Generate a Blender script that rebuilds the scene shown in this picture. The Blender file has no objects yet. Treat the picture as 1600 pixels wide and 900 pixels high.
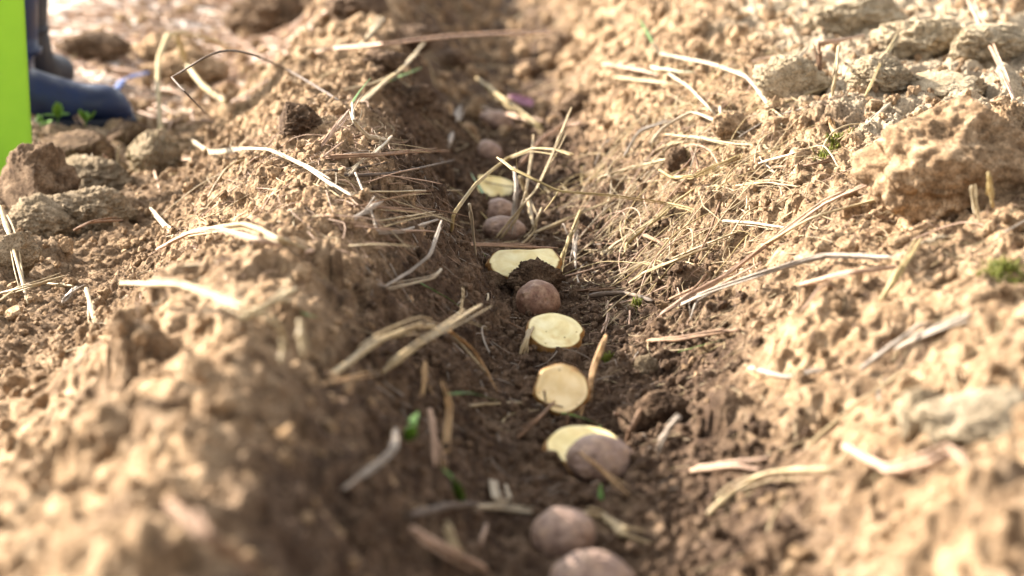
import bpy, bmesh, math, random
import numpy as np
from mathutils import Vector, Matrix

R = math.radians
random.seed(11)
rng = np.random.default_rng(11)
sc = bpy.context.scene

# ------------------------------------------------------------------ camera
CAM_H = 0.565
FOC = 3778.0                       # focal length in photograph pixels (85 mm on 36 mm)
PITCH = math.atan(770 / FOC)
cam_data = bpy.data.cameras.new("camera")
cam = bpy.data.objects.new("camera", cam_data)
sc.collection.objects.link(cam)
cam.location = (0, 0, CAM_H)
cam.rotation_euler = (R(90) - PITCH, 0, 0)
cam_data.lens = 85
cam_data.sensor_width = 36
cam_data.clip_start = 0.05
cam_data.clip_end = 1000
cam_data.dof.use_dof = True
cam_data.dof.focus_distance = 2.72
cam_data.dof.aperture_fstop = 4.4
cam_data.dof.aperture_blades = 7
sc.camera = cam

# ------------------------------------------------------------------ light
SUN_AZ = R(152)       # direction to the sun, counter-clockwise from +X (so: left and behind the furrow)
SUN_EL = R(27)
sun_dir = Vector((math.cos(SUN_AZ) * math.cos(SUN_EL), math.sin(SUN_AZ) * math.cos(SUN_EL), math.sin(SUN_EL)))
sl = bpy.data.lights.new("sun", 'SUN')
sl.energy = 5.0
sl.angle = R(0.55)
sl.color = (1.0, 0.91, 0.79)
so = bpy.data.objects.new("sun", sl)
sc.collection.objects.link(so)
so.rotation_euler = sun_dir.to_track_quat('Z', 'Y').to_euler()

world = bpy.data.worlds.new("World")
sc.world = world
world.use_nodes = True
wn = world.node_tree.nodes
wl = world.node_tree.links
bg = wn['Background']
sky = wn.new('ShaderNodeTexSky')
sky.sky_type = 'NISHITA'
sky.sun_disc = False
sky.sun_elevation = SUN_EL
sky.sun_rotation = math.pi / 2 - SUN_AZ
sky.air_density = 1.0
sky.dust_density = 2.5
hs = wn.new('ShaderNodeHueSaturation')
hs.inputs['Saturation'].default_value = 0.11
wl.new(sky.outputs[0], hs.inputs['Color'])
wl.new(hs.outputs[0], bg.inputs['Color'])
bg.inputs['Strength'].default_value = 0.11

sc.view_settings.view_transform = 'Standard'
sc.view_settings.look = 'None'
sc.view_settings.gamma = 1
sc.view_settings.use_curve_mapping = False
sc.view_settings.exposure = 2.38
sc.cycles.max_bounces = 6
sc.cycles.diffuse_bounces = 4
sc.cycles.use_denoising = True

COL = sc.collection

# ------------------------------------------------------------------ noise
_perm = np.random.default_rng(5).permutation(512).astype(np.int64)
_perm = np.concatenate([_perm, _perm])
_g2 = np.stack([np.cos(np.linspace(0, 2*np.pi, 64, endpoint=False)), np.sin(np.linspace(0, 2*np.pi, 64, endpoint=False))], 1)
_gg = np.random.default_rng(6).normal(size=(64, 3)); _g3 = _gg / np.linalg.norm(_gg, axis=1)[:, None]

def perlin2(x, y, s=0):
    xi = np.floor(x).astype(np.int64); yi = np.floor(y).astype(np.int64)
    xf = x - xi; yf = y - yi
    u = xf*xf*xf*(xf*(xf*6-15)+10); v = yf*yf*yf*(yf*(yf*6-15)+10)
    def g(dx, dy):
        h = _perm[(_perm[(xi+dx+s*37) & 511] + yi+dy+s*91) & 511] & 63
        return _g2[h, 0]*(xf-dx) + _g2[h, 1]*(yf-dy)
    a = g(0,0); b = g(1,0); c = g(0,1); d = g(1,1)
    return 1.5*((a+(b-a)*u) + ((c+(d-c)*u)-(a+(b-a)*u))*v)

def perlin3(p, s=0):
    i = np.floor(p).astype(np.int64); f = p - i
    w = f*f*f*(f*(f*6-15)+10)
    out = 0
    for dx in (0,1):
        for dy in (0,1):
            for dz in (0,1):
                h = _perm[(_perm[(_perm[(i[:,0]+dx+s*17) & 511] + i[:,1]+dy) & 511] + i[:,2]+dz) & 511] & 63
                g = _g3[h,0]*(f[:,0]-dx)+_g3[h,1]*(f[:,1]-dy)+_g3[h,2]*(f[:,2]-dz)
                out = out + g*np.where(dx, w[:,0], 1-w[:,0])*np.where(dy, w[:,1], 1-w[:,1])*np.where(dz, w[:,2], 1-w[:,2])
    return 1.5*out

# ------------------------------------------------------------------ soil height field (one sheet out to the horizon)
def graded(lo, hi, core_lo, core_hi, fn):
    pts = [core_lo]
    while pts[-1] < core_hi: pts.append(pts[-1] + fn(pts[-1]))
    s = fn(pts[-1]); p = pts[-1]
    while p < hi: s *= 1.07; p += s; pts.append(p)
    s = fn(core_lo); p = core_lo; pre = []
    while p > lo: s *= 1.09; p -= s; pre.append(p)
    return np.array(pre[::-1] + pts)

XS = graded(-80, 80, -0.95, 0.95, lambda v: 0.0016 if abs(v) < 0.46 else 0.0034)
YS = graded(-60, 160, 1.15, 6.0, lambda v: 0.0028 if v < 2.0 else (0.0024 if v < 2.2 else 0.0017 if v < 3.05 else (0.0030 if v < 4 else 0.007)))
NX, NY = len(XS), len(YS)
X, Y = np.meshgrid(XS, YS)          # shape (NY, NX)

cy = [0, 1.75, 2.1, 2.5, 2.87, 3.2, 3.6, 4.4, 6, 200]
cx = [.05, .072, .074, .066, .026, -.004, -.02, -.035, -.04, -.04]
def furrow_x(y): return np.interp(y, cy, cx)
pu = [-4, -1.8, -1.0, -.74, -.60, -.50, -.42, -.35, -.29, -.24, -.19, -.14, -.08, 0, .075, .13, .20, .28, .38, .50, .70, 1.0, 1.6, 4]
pz = [.10, .10, .085, .05, .02, .035, .09, .145, .172, .166, .125, .065, .014, 0, .012, .048, .100, .145, .178, .200, .215, .20, .18, .12]
_du = np.linspace(-4, 4, 4001); _dz = np.interp(_du, pu, pz)
_k = np.hanning(31); _k /= _k.sum()
_dz = np.convolve(np.pad(_dz, 15, mode='edge'), _k, 'valid')
def profile(u): return np.interp(u, _du, _dz)

near = (np.abs(X) < 3.5) & (Y > 0.5) & (Y < 14)
def nfield(scale, s, amp, rid=False):
    out = np.zeros_like(X)
    n = perlin2(X[near]*scale + 3.1*s, Y[near]*scale - 7.7*s, s)
    out[near] = (np.abs(n) if rid else n) * amp
    return out
warp = nfield(5.0, 1, .035)
warp2 = nfield(14.0, 2, .012)
U = X - furrow_x(Y) + warp + warp2
shift = np.interp(Y, [1.2, 2.2, 2.6, 2.9, 6], [.005, .005, -.02, -.045, -.02])*np.clip(-U/.12, 0, 1)*np.clip((1.2+U)/.4, 0, 1)
H = profile(U + shift)
bank = np.clip(H / 0.12, 0, 1)
H = H + nfield(3.1, 3, .022)*bank + nfield(8, 4, .016)*(0.25+0.75*bank) + nfield(19, 5, .010)*(0.4+0.6*bank)
H = H - nfield(23, 6, .014, True)*(0.3+.7*bank) + nfield(43, 7, .0050) - nfield(61, 8, .0055, True)
far = ~near
H[far] += 0.02*perlin2(X[far]*0.9, Y[far]*0.9, 9)
jit = nfield(170, 10, 1.0) + 0.6*nfield(340, 11, 1.0)

def stamp(cx_, cy_, r, sink, flat):
    i0, i1 = np.searchsorted(XS, [cx_-r*1.25, cx_+r*1.25]); j0, j1 = np.searchsorted(YS, [cy_-r*1.25, cy_+r*1.25])
    if i1-i0 < 2 or j1-j0 < 2: return
    sub = H[j0:j1, i0:i1]
    a = random.uniform(0, 3.14); ca, sa = math.cos(a), math.sin(a); el = random.uniform(.75, 1.0)
    dx = X[j0:j1, i0:i1]-cx_; dy = Y[j0:j1, i0:i1]-cy_
    d = np.sqrt((dx*ca+dy*sa)**2 + ((dy*ca-dx*sa)/el)**2) / r
    d = d*(1+.16*jit[j0:j1, i0:i1])
    c = H[(j0+j1)//2, (i0+i1)//2]
    dome = c - sink*r + flat*r*np.sqrt(np.clip(1-d*d, 0, 1))
    m = (d < 1) & (dome > sub)
    sub[m] = dome[m]

def scatter_stamps(n, rlo, rhi, x0, x1, y0, y1, p=2.2, dens=None):
    for _ in range(n):
        x = random.uniform(x0, x1); y = y0 + (y1-y0)*random.random()**1.25
        if dens and random.random() > dens(x, y): continue
        r = rlo*(rhi/rlo)**(random.random()**p)
        stamp(x, y, r, random.uniform(.15, .5), random.uniform(.7, 1.0))
soft = lambda x, y: (x > .19 and y < 2.55) or (x < -.16 and y < 2.15)
clusters = lambda x, y: (0.22 if soft(x, y) else 1.0)*(0.25 + 0.75*(0.5+0.5*math.sin(x*23+math.sin(y*17)*2)*math.sin(y*19+x*9) > 0.45))
scatter_stamps(420, .014, .040, -1.1, 1.2, 1.1, 6.0, 1.8)
scatter_stamps(5200, .005, .015, -.95, .95, 1.1, 5.0, 2.4, clusters)
scatter_stamps(60000, .0022, .0062, -.70, .75, 1.3, 4.0, 1.6, clusters)
SM = np.maximum(np.clip((X-furrow_x(Y)-.11)/.08, 0, 1)*np.clip((2.75-Y)/.3, 0, 1), np.clip((-X-.13)/.08, 0, 1)*np.clip((2.3-Y)/.3, 0, 1))
FI = 1 - .65*SM
H += FI*(0.0014*jit - nfield(95, 16, .0050, True) - nfield(210, 17, .0026, True))
H -= SM*(.035*np.clip(nfield(27, 25, 1.0) - .50, 0, 1) + .02*np.clip(nfield(60, 26, 1.0) - .54, 0, 1)) - SM*nfield(9, 27, .008)
H -= .016*np.clip(nfield(38, 18, 1.0) - .34, 0, 1) + .040*np.clip(nfield(21, 19, 1.0) - .42, 0, 1)*np.clip(bank+.2, 0, 1)
# a lumpier, cracked clay plateau on the far right
m = np.clip((X-.42)/.1, 0, 1)*np.clip((Y-2.6)/.2, 0, 1)
H += m*(nfield(34, 12, .010) - nfield(52, 13, .012, True))

def ground(x, y):
    x = np.asarray(x, float); y = np.asarray(y, float)
    i = np.clip(np.searchsorted(XS, x)-1, 0, NX-2); j = np.clip(np.searchsorted(YS, y)-1, 0, NY-2)
    tx = np.clip((x-XS[i])/(XS[i+1]-XS[i]), 0, 1); ty = np.clip((y-YS[j])/(YS[j+1]-YS[j]), 0, 1)
    return (H[j,i]*(1-tx)+H[j,i+1]*tx)*(1-ty) + (H[j+1,i]*(1-tx)+H[j+1,i+1]*tx)*ty

def ray(px, py):
    a = (px-800)/FOC; b = -(py-450)/FOC
    c, s = math.cos(PITCH), math.sin(PITCH)
    return np.array([a, c + b*s, -s + b*c])       # per metre of depth
def P(px, py, d):
    return np.array([0, 0, CAM_H]) + ray(px, py)*d
_T = np.arange(0.9, 14, .004)
def G(px, py, lift=0.0):
    r = ray(px, py)
    pts = np.array([0, 0, CAM_H]) + _T[:, None]*r
    g = ground(pts[:, 0], pts[:, 1]) + lift
    k = np.argmax(pts[:, 2] < g)
    return pts[k]

SEATS = [(841,480,.020),(938,735,.026),(880,850,.024),(925,925,.03),(788,362,.022),(778,335,.018),(868,525,.036),(877,622,.030),(912,700,.034),(820,414,.040),(774,298,.034)]
SEAT_XY = []
for px, py, rr_ in SEATS:
    c = G(px, py, .002); SEAT_XY.append((c[0], c[1], rr_))
    dd_ = np.sqrt((X-c[0])**2 + ((Y-c[1])*.9)**2); k_ = np.clip((rr_*1.25 - dd_)/(rr_*.5), 0, 1)
    base_ = np.median(H[dd_ < rr_]) - .010
    H = H*(1-.8*k_) + base_*.8*k_

# ------------------------------------------------------------------ materials
def mat(name):
    m = bpy.data.materials.new(name); m.use_nodes = True
    nt = m.node_tree
    return m, nt, nt.nodes['Principled BSDF']
def N(nt, t, **kw):
    n = nt.nodes.new(t)
    for k, v in kw.items():
        if k in n.inputs: n.inputs[k].default_value = v
        else: setattr(n, k, v)
    return n
def noise_node(nt, vec, scale, detail=4, rough=.6, dist=0):
    n = N(nt, 'ShaderNodeTexNoise'); n.inputs['Scale'].default_value = scale
    n.inputs['Detail'].default_value = detail; n.inputs['Roughness'].default_value = rough
    n.inputs['Distortion'].default_value = dist
    nt.links.new(vec, n.inputs['Vector']); return n
def ramp(nt, fac, stops):
    r = N(nt, 'ShaderNodeValToRGB'); nt.links.new(fac, r.inputs[0])
    el = r.color_ramp.elements
    while len(el) < len(stops): el.new(.5)
    for e, (p, c) in zip(el, stops): e.position = p; e.color = (*c, 1) if len(c) == 3 else c
    return r
def mixc(nt, fac, a, b, mode='MIX'):
    m = N(nt, 'ShaderNodeMix'); m.data_type = 'RGBA'; m.blend_type = mode
    for sock, v in ((m.inputs[0], fac), (m.inputs[6], a), (m.inputs[7], b)):
        if hasattr(v, 'links'): nt.links.new(v, sock)
        elif isinstance(v, (int, float)): sock.default_value = v
        else: sock.default_value = (*v, 1)
    return m.outputs[2]

def soil_material(name, moist=None, dry=None):
    m, nt, b = mat(name)
    geo = N(nt, 'ShaderNodeNewGeometry').outputs['Position']
    n1 = noise_node(nt, geo, 7, 5, .6); n2 = noise_node(nt, geo, 55, 5, .65); n3 = noise_node(nt, geo, 420, 4, .7)
    d = dry or [(.105,.064,.036), (.295,.200,.118), (.52,.390,.258)]
    dr = ramp(nt, n2.outputs[0], [(.28, d[0]), (.5, d[1]), (.72, d[2])])
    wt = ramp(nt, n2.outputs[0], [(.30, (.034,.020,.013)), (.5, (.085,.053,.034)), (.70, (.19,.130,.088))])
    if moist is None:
        at = N(nt, 'ShaderNodeAttribute'); at.attribute_name = 'moisture_shade'
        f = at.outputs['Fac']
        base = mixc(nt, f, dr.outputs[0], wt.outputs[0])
        at2 = N(nt, 'ShaderNodeAttribute'); at2.attribute_name = 'clay'
        base = mixc(nt, at2.outputs['Fac'], base, mixc(nt, n1.outputs[0], (.30,.24,.17), (.46,.39,.29)))
        at3 = N(nt, 'ShaderNodeAttribute'); at3.attribute_name = 'bleached'
        base = mixc(nt, at3.outputs['Fac'], base, (.66,.585,.53))
    else:
        base = mixc(nt, moist, dr.outputs[0], wt.outputs[0])
    sp = ramp(nt, n3.outputs[0], [(.36, (.50,.46,.42)), (.5, (1,1,1)), (.66, (1.30,1.27,1.22))])
    col = mixc(nt, 1.0, base, sp.outputs[0], 'MULTIPLY')
    big = ramp(nt, n1.outputs[0], [(.3, (.84,.82,.80)), (.65, (1.10,1.08,1.04))])
    col = mixc(nt, 1.0, col, big.outputs[0], 'MULTIPLY')
    nt.links.new(col, b.inputs['Base Color'])
    b.inputs['Roughness'].default_value = .95
    b.inputs['Specular IOR Level'].default_value = .15
    bp = N(nt, 'ShaderNodeBump'); bp.inputs['Strength'].default_value = .9; bp.inputs['Distance'].default_value = .0016
    hn = noise_node(nt, geo, 900, 5, .7); hv = noise_node(nt, geo, 330, 4, .75, .6)
    ad = N(nt, 'ShaderNodeMath', operation='MULTIPLY_ADD'); nt.links.new(hv.outputs[0], ad.inputs[0]); ad.inputs[1].default_value = 2.6
    nt.links.new(hn.outputs[0], ad.inputs[2]); nt.links.new(ad.outputs[0], bp.inputs['Height'])
    nt.links.new(bp.outputs[0], b.inputs['Normal'])
    return m
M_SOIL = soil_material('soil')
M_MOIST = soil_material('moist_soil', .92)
M_DRY = soil_material('dry_soil', .05)
M_CLOD = soil_material('clay_clod', .0, [(.13,.10,.064), (.25,.195,.13), (.42,.345,.25)])
M_CLAY = soil_material('pale_clay', .0, [(.22,.175,.115), (.37,.30,.205), (.50,.43,.32)])
M_DARKCLOD = soil_material('dark_clod', .78)  # dark soil tone; on clods by board and boot it stands in for shade

def straw_mat(name, c0, c1, rough=.55, sub=0.0, streak=True):
    m, nt, b = mat(name)
    at = N(nt, 'ShaderNodeAttribute'); at.attribute_name = 'grain'
    tc = N(nt, 'ShaderNodeTexCoord').outputs['Object']
    n = noise_node(nt, tc, 45, 5, .7); n2 = noise_node(nt, at.outputs['Vector'], 2.6, 4, .75)
    r = ramp(nt, n.outputs[0], [(.32, c0), (.66, c1)])
    s = ramp(nt, n2.outputs[0], [(.34, (.42,.36,.30)), (.50, (.92,.90,.87)), (.68, (1.15,1.13,1.10))])
    col = mixc(nt, 1.0, r.outputs[0], s.outputs[0], 'MULTIPLY')
    dirt = noise_node(nt, tc, 22, 4, .7); dm = ramp(nt, dirt.outputs[0], [(.53, (0,0,0)), (.68, (.5,.5,.5))])
    if 'green' not in name: col = mixc(nt, dm.outputs[0], col, (.20,.135,.085))
    nt.links.new(col, b.inputs['Base Color'])
    b.inputs['Roughness'].default_value = rough
    b.inputs['Specular IOR Level'].default_value = .3
    bp = N(nt, 'ShaderNodeBump'); bp.inputs['Strength'].default_value = .8; bp.inputs['Distance'].default_value = .0007
    nt.links.new(n2.outputs[0], bp.inputs['Height']); nt.links.new(bp.outputs[0], b.inputs['Normal'])
    if sub:
        tr = N(nt, 'ShaderNodeBsdfTranslucent'); nt.links.new(col, tr.inputs[0])
        mx = N(nt, 'ShaderNodeMixShader'); mx.inputs[0].default_value = sub
        nt.links.new(b.outputs[0], mx.inputs[1]); nt.links.new(tr.outputs[0], mx.inputs[2])
        nt.links.new(mx.outputs[0], nt.nodes['Material Output'].inputs[0])
    return m
MS = {
 'straw': straw_mat('pale_straw', (.27,.195,.10), (.46,.37,.215), .5, .12),
 'yellow': straw_mat('yellow_straw', (.27,.20,.08), (.46,.36,.165), .5, .15),
 'pink': straw_mat('pinkish_root', (.24,.15,.10), (.44,.30,.21), .6),
 'white': straw_mat('white_root', (.36,.29,.20), (.56,.48,.35), .5, .15),
 'grey': straw_mat('grey_stalk', (.19,.16,.13), (.36,.31,.26), .7),
 'twig': straw_mat('brown_twig', (.10,.055,.03), (.26,.15,.085), .75),
 'dark': straw_mat('dark_twig', (.045,.032,.024), (.12,.085,.06), .75),
 'orange': straw_mat('tan_blade', (.36,.21,.09), (.55,.36,.17), .6, .2),
 'green': straw_mat('green_blade', (.06,.15,.02), (.16,.30,.045), .45, .35),
 'moss': straw_mat('green_moss', (.10,.13,.012), (.26,.28,.035), .7, .3),
 'palegreen': straw_mat('pale_green_leaf', (.45,.62,.42), (.68,.78,.62), .4, .2),
}

# ------------------------------------------------------------------ object helpers
def link_mesh(name, verts, faces, m, parent=None, smooth=True):
    me = bpy.data.meshes.new(name)
    verts = np.asarray(verts, np.float32)
    grain = None
    if verts.shape[1] == 6: grain = verts[:, 3:].copy(); verts = np.ascontiguousarray(verts[:, :3])
    if isinstance(faces, np.ndarray):
        k = faces.shape[1]; nf = len(faces)
        me.vertices.add(len(verts)); me.vertices.foreach_set('co', verts.ravel())
        me.loops.add(nf*k); me.loops.foreach_set('vertex_index', faces.astype(np.int32).ravel())
        me.polygons.add(nf)
        me.polygons.foreach_set('loop_start', np.arange(0, nf*k, k, dtype=np.int32))
        me.polygons.foreach_set('loop_total', np.full(nf, k, np.int32))
        me.update(calc_edges=True)
    else:
        me.from_pydata([tuple(map(float, v)) for v in verts], [], faces)
    me.polygons.foreach_set('use_smooth', np.full(len(me.polygons), smooth, bool))
    if grain is not None:
        at = me.attributes.new('grain', 'FLOAT_VECTOR', 'POINT'); at.data.foreach_set('vector', grain.ravel())
    me.materials.append(m)
    o = bpy.data.objects.new(name, me); COL.objects.link(o)
    if parent: o.parent = parent
    return o
def tag(o, label=None, cat=None, group=None, kind=None):
    if label: o['label'] = label
    if cat: o['category'] = cat
    if group: o['group'] = group
    if kind: o['kind'] = kind
    return o
def empty(name, loc, rot=None):
    o = bpy.data.objects.new(name, None); COL.objects.link(o); o.location = loc
    o.empty_display_size = .02
    if rot is not None: o.rotation_euler = rot
    return o

# ------------------------------------------------------------------ the ground
idx = np.arange(NX*NY).reshape(NY, NX)
F = np.stack([idx[:-1,:-1], idx[:-1,1:], idx[1:,1:], idx[1:,:-1]], -1).reshape(-1, 4)
# sideways shift of the small relief gives overhangs instead of a pure height field
sx = nfield(110, 14, .0022); sy = nfield(110, 15, .0022)
V = np.stack([X+sx, Y+sy, H], -1).reshape(-1, 3)
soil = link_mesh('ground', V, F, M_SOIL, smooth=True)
tag(soil, 'ploughed brown soil with a furrow between two ridges', 'ground', kind='structure')
Uc = X - furrow_x(Y)
wet_shade = np.clip(1 - (np.abs(Uc-.0) - .10)/.09, 0, 1)
wl_ = np.clip((Uc+np.interp(Y, [1.2, 2.1, 2.5], [.275, .265, .215]))/.07, 0, 1)*(Uc < 0) + (Uc >= 0)*np.clip(1-(Uc-.10)/.09, 0, 1)  # damp furrow floor; darker tone carried further up the near left slope
wet_shade = np.clip(wl_ + 9*(nfield(6, 20, .03) + nfield(17, 21, .02)), 0, 1)
wet_shade *= np.clip((11 - Y)/3, .3, 1)  # dark tone kept far along the trench, then fading
wet_shade = np.maximum(wet_shade, .45*np.clip((perlin2(X*11, Y*11, 31))*2, 0, 1)*near)
wet_shade = np.maximum(wet_shade, .85*np.exp(-((X+.29)/.07)**2-((Y-3.12)/.16)**2)*(.6+.6*perlin2(X*30, Y*30, 41)))
wet_shade = np.clip(np.maximum(wet_shade, .55*np.clip((-X-.36)/.08, 0, 1)*np.clip((4.0-Y)/.3, 0, 1)*np.clip((Y-2.2)/.2, 0, 1)), 0, 1)  # shade of the left hollow painted into the soil tone
at = soil.data.attributes.new('moisture_shade', 'FLOAT', 'POINT'); at.data.foreach_set('value', wet_shade.astype(np.float32).ravel())
clay = np.clip((X-.36-.05*perlin2(X*7, Y*7, 33))/.06, 0, 1)*np.clip((Y-2.55)/.15, 0, 1)*.9
clay = np.maximum(clay, np.clip((-X-.5)/.1, 0, 1)*.25)
at = soil.data.attributes.new('clay', 'FLOAT', 'POINT'); at.data.foreach_set('value', clay.astype(np.float32).ravel())

bl = np.clip((-X-.42-.06*perlin2(X*4, Y*4, 35))/.12, 0, 1)*np.clip((Y-4.05-.4*perlin2(X*3, Y*3, 36))/.5, 0, 1)*near
at = soil.data.attributes.new('bleached', 'FLOAT', 'POINT'); at.data.foreach_set('value', bl.astype(np.float32).ravel())

# ------------------------------------------------------------------ crumbs and clods
def ico(sub):
    bm = bmesh.new(); bmesh.ops.create_icosphere(bm, subdivisions=sub, radius=1)
    v = np.array([x.co[:] for x in bm.verts]); f = np.array([[q.index for q in p.verts] for p in bm.faces]); bm.free()
    return v, f
ICO = {k: ico(k) for k in (1, 2, 3, 4, 5, 6)}
def lumpy(sub, seed, amp=.25, fine=.08, scale=(1,1,.8), crumb=0.0):
    v, f = ICO[sub]
    v0 = v + seed*3.7
    d = 1 + amp*perlin3(v0*1.3, seed % 13) + amp*.5*perlin3(v0*2.7, 3) + fine*perlin3(v0*6, 4)
    if crumb:
        d = d - crumb*np.abs(perlin3(v0*3.2, 5))*1.3 - crumb*1.0*np.abs(perlin3(v0*8.5, 6)) - crumb*1.0*np.abs(perlin3(v0*17, 7)) + crumb*.35*perlin3(v0*34, 8) + crumb
    v = v*d[:, None]
    # chop a few sides flat, as broken soil is
    r = np.random.default_rng(int(seed*10)+1)
    for _ in range(3 if not crumb else 2):
        n = r.normal(size=3); n /= np.linalg.norm(n); k = v@n; lim = r.uniform(.62, .9)
        v = v - np.where(k > lim, (k-lim)*.8, 0)[:, None]*n
    return v*np.array(scale), f
arch = [lumpy(2, s, .42, .22, (1, random.uniform(.7, 1), random.uniform(.6, .9))) for s in range(10)]
arch_s = [lumpy(1, s+20, .4, .2) for s in range(6)]
def rotmats(n):
    q = rng.normal(size=(n, 4)); q /= np.linalg.norm(q, axis=1)[:, None]
    w, x, y, z = q.T
    return np.stack([np.stack([1-2*(y*y+z*z), 2*(x*y-z*w), 2*(x*z+y*w)], -1),
                     np.stack([2*(x*y+z*w), 1-2*(x*x+z*z), 2*(y*z-x*w)], -1),
                     np.stack([2*(x*z-y*w), 2*(y*z+x*w), 1-2*(x*x+y*y)], -1)], -2)
def crumbs(name, n, zone, rlo, rhi, m, archs, label, p=2.0, fil=None):
    x0, x1, y0, y1 = zone
    x = rng.uniform(x0, x1, n); y = rng.uniform(y0, y1, n)
    if fil is not None:
        k = fil(x, y); x, y = x[k], y[k]
    for sx_, sy_, sr_ in SEAT_XY:
        k = ((x-sx_)**2 + (y-sy_)**2 > (sr_*.9)**2) | (rng.random(len(x)) < .12); x, y = x[k], y[k]
    n = len(x)
    r = rlo*(rhi/rlo)**(rng.random(n)**p)
    z = ground(x, y) + r*rng.uniform(.1, .75, n)
    Rm = rotmats(n); which = rng.integers(0, len(archs), n)
    Vs, Fs, off = [], [], 0
    for a, (v, f) in enumerate(archs):
        k = np.where(which == a)[0]
        vv = np.einsum('nij,vj->nvi', Rm[k], v)*r[k][:, None, None] + np.stack([x[k], y[k], z[k]], -1)[:, None, :]
        ff = f[None] + (np.arange(len(k))*len(v))[:, None, None] + off
        Vs.append(vv.reshape(-1, 3)); Fs.append(ff.reshape(-1, 3)); off += len(k)*len(v)
    o = link_mesh(name, np.concatenate(Vs), np.concatenate(Fs), m, smooth=False)
    tag(o, label, 'soil crumbs', kind='stuff')
def infur(x, y): return (x - furrow_x(y) > -.17+.05*np.sin(y*31)) & (x - furrow_x(y) < .13+.04*np.sin(y*27))
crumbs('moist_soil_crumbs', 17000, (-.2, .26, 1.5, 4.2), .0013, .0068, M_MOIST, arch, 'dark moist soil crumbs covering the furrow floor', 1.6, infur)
crumbs('dry_soil_crumbs', 15000, (-.75, .8, 1.2, 4.2), .0014, .0065, M_DRY, arch, 'dry tan soil crumbs covering both ridges', 1.8, lambda x, y: ~infur(x, y) & ~(((x > .19) & (y < 2.5) | (x < -.16) & (y < 2.1)) & (rng.random(len(x)) < .75)))
crumbs('broken_soil_lumps', 1100, (-.6, .6, 1.3, 3.9), .005, .013, M_DRY, [lumpy(3, s_+60, .4, .25, (1, .85, .75)) for s_ in range(6)], 'loose broken lumps of dry soil strewn over both ridges', 1.8, lambda x, y: ~infur(x, y))
crumbs('far_soil_lumps', 3500, (-.9, 1.0, 3.9, 7.5), .005, .022, M_DRY, arch, 'countless blurred soil lumps beyond the potatoes', 2.0)
crumbs('soil_dust', 26000, (-.5, .55, 2.1, 3.4), .0007, .0016, M_DARKCLOD, arch_s, 'fine soil grains scattered between the larger crumbs', 1.0)

def clod(px, py, wpx, hpx, label, m, seed, lift=None, name='soil_clod', crumb=.14, sub=6, group=None, depth_ratio=.9):
    c = G(px, py, 0.008); d = (c[1]*math.cos(PITCH) - (c[2]-CAM_H)*math.sin(PITCH))
    w = wpx/FOC*d/2; h = hpx/FOC*d/2
    c = G(px, py, h*.55 if lift is None else lift)
    v, f = lumpy(sub, seed, .26, .07, (w*1.15, w*depth_ratio*1.15, h*1.2), crumb)
    o = link_mesh(name, v, f, m)
    o.location = c
    o.rotation_euler = (0, 0, random.uniform(-.4, .4))
    return tag(o, label, 'soil clod', group)
clod(1500, 252, 225, 165, 'big tan clod with a sunlit left face on the right bank', M_DRY, 3, lift=.035, crumb=.07)
clod(1580, 235, 90, 120, 'tall tan clod behind the big clod on the right bank', M_DRY, 4)
clod(58, 298, 100, 108, 'dark grey brown clod in front of the lime green board', M_DARKCLOD, 5, crumb=.06)  # the board's cast shade is put into this clod's darker soil
clod(240, 245, 66, 62, 'blocky pale clod beside the left ridge, below the boot toe', M_CLOD, 6)
clod(150, 282, 110, 58, 'tan crumbly clod between the dark clod and the left ridge', M_CLOD, 7)
clod(70, 345, 90, 60, 'yellowish porous clod below the dark grey clod', M_CLOD, 8)
clod(140, 335, 110, 62, 'slanting grey yellow clod at the foot of the left ridge', M_CLOD, 9)
clod(20, 395, 60, 60, 'small grey clod at the left end of the long slanting straw', M_CLOD, 10)
clod(836, 437, 60, 44, 'dark crumbly clod between brown whole potato and wide cut half', M_MOIST, 11, lift=.019, crumb=.2)
clod(768, 438, 40, 24, 'small grey clod left of the dark crumbly clod', M_DARKCLOD, 12)
clod(1010, 573, 30, 28, 'small pale grey clod on the furrow floor right of the round cut half', M_CLOD, 13)
clod(988, 665, 60, 50, 'brown clod on the furrow floor behind the knobbly whole potato', M_MOIST, 14)
clod(1035, 640, 70, 44, 'brown clod at the foot of the right bank near the bent stalk', M_MOIST, 15)
clod(470, 190, 70, 44, 'dark crumbly clod on the left ridge crest', M_MOIST, 16, crumb=.2)
clod(300, 118, 120, 60, 'blurred tan clod beyond the left ridge, under the arched straw', M_DRY, 17)
clod(255, 88, 90, 46, 'blurred tan clod beyond the boot toe', M_DRY, 18)
clod(150, 75, 90, 44, 'brown clod lying behind the boot', M_DARKCLOD, 19)
clod(440, 30, 130, 70, 'large blurred clod on the far end of the left ridge', M_DARKCLOD, 20)
clod(1140, 200, 50, 40, 'clod under the straws on the right bank', M_DRY, 21)
clod(1060, 252, 34, 36, 'round brown clod among the straws on the right bank', M_DARKCLOD, 22)
clod(1235, 125, 90, 60, 'brown clod behind the upright dark twig', M_CLAY, 23)
clod(1330, 25, 120, 70, 'pale clod at the far top of the right bank', M_CLAY, 24)
clod(1440, 60, 120, 60, 'grey yellow clod beside the long pink stem', M_CLAY, 25)
clod(1545, 70, 110, 60, 'grey yellow clod behind the long pink stem', M_CLAY, 26)
clod(1470, 140, 110, 44, 'flat cracked clay clod just behind the big tan clod', M_CLAY, 27)
clod(1380, 120, 90, 50, 'yellowish clay clod above the mossy stub', M_CLAY, 28)
clod(1530, 650, 170, 80, 'blurred whitish clod low on the right bank', M_CLAY, 29)
clod(1440, 650, 60, 70, 'small blurred whitish clod beside the larger whitish one', M_CLAY, 30)
clod(120, 235, 90, 50, 'clod in the shade right below the boot', M_DARKCLOD, 31)
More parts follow.
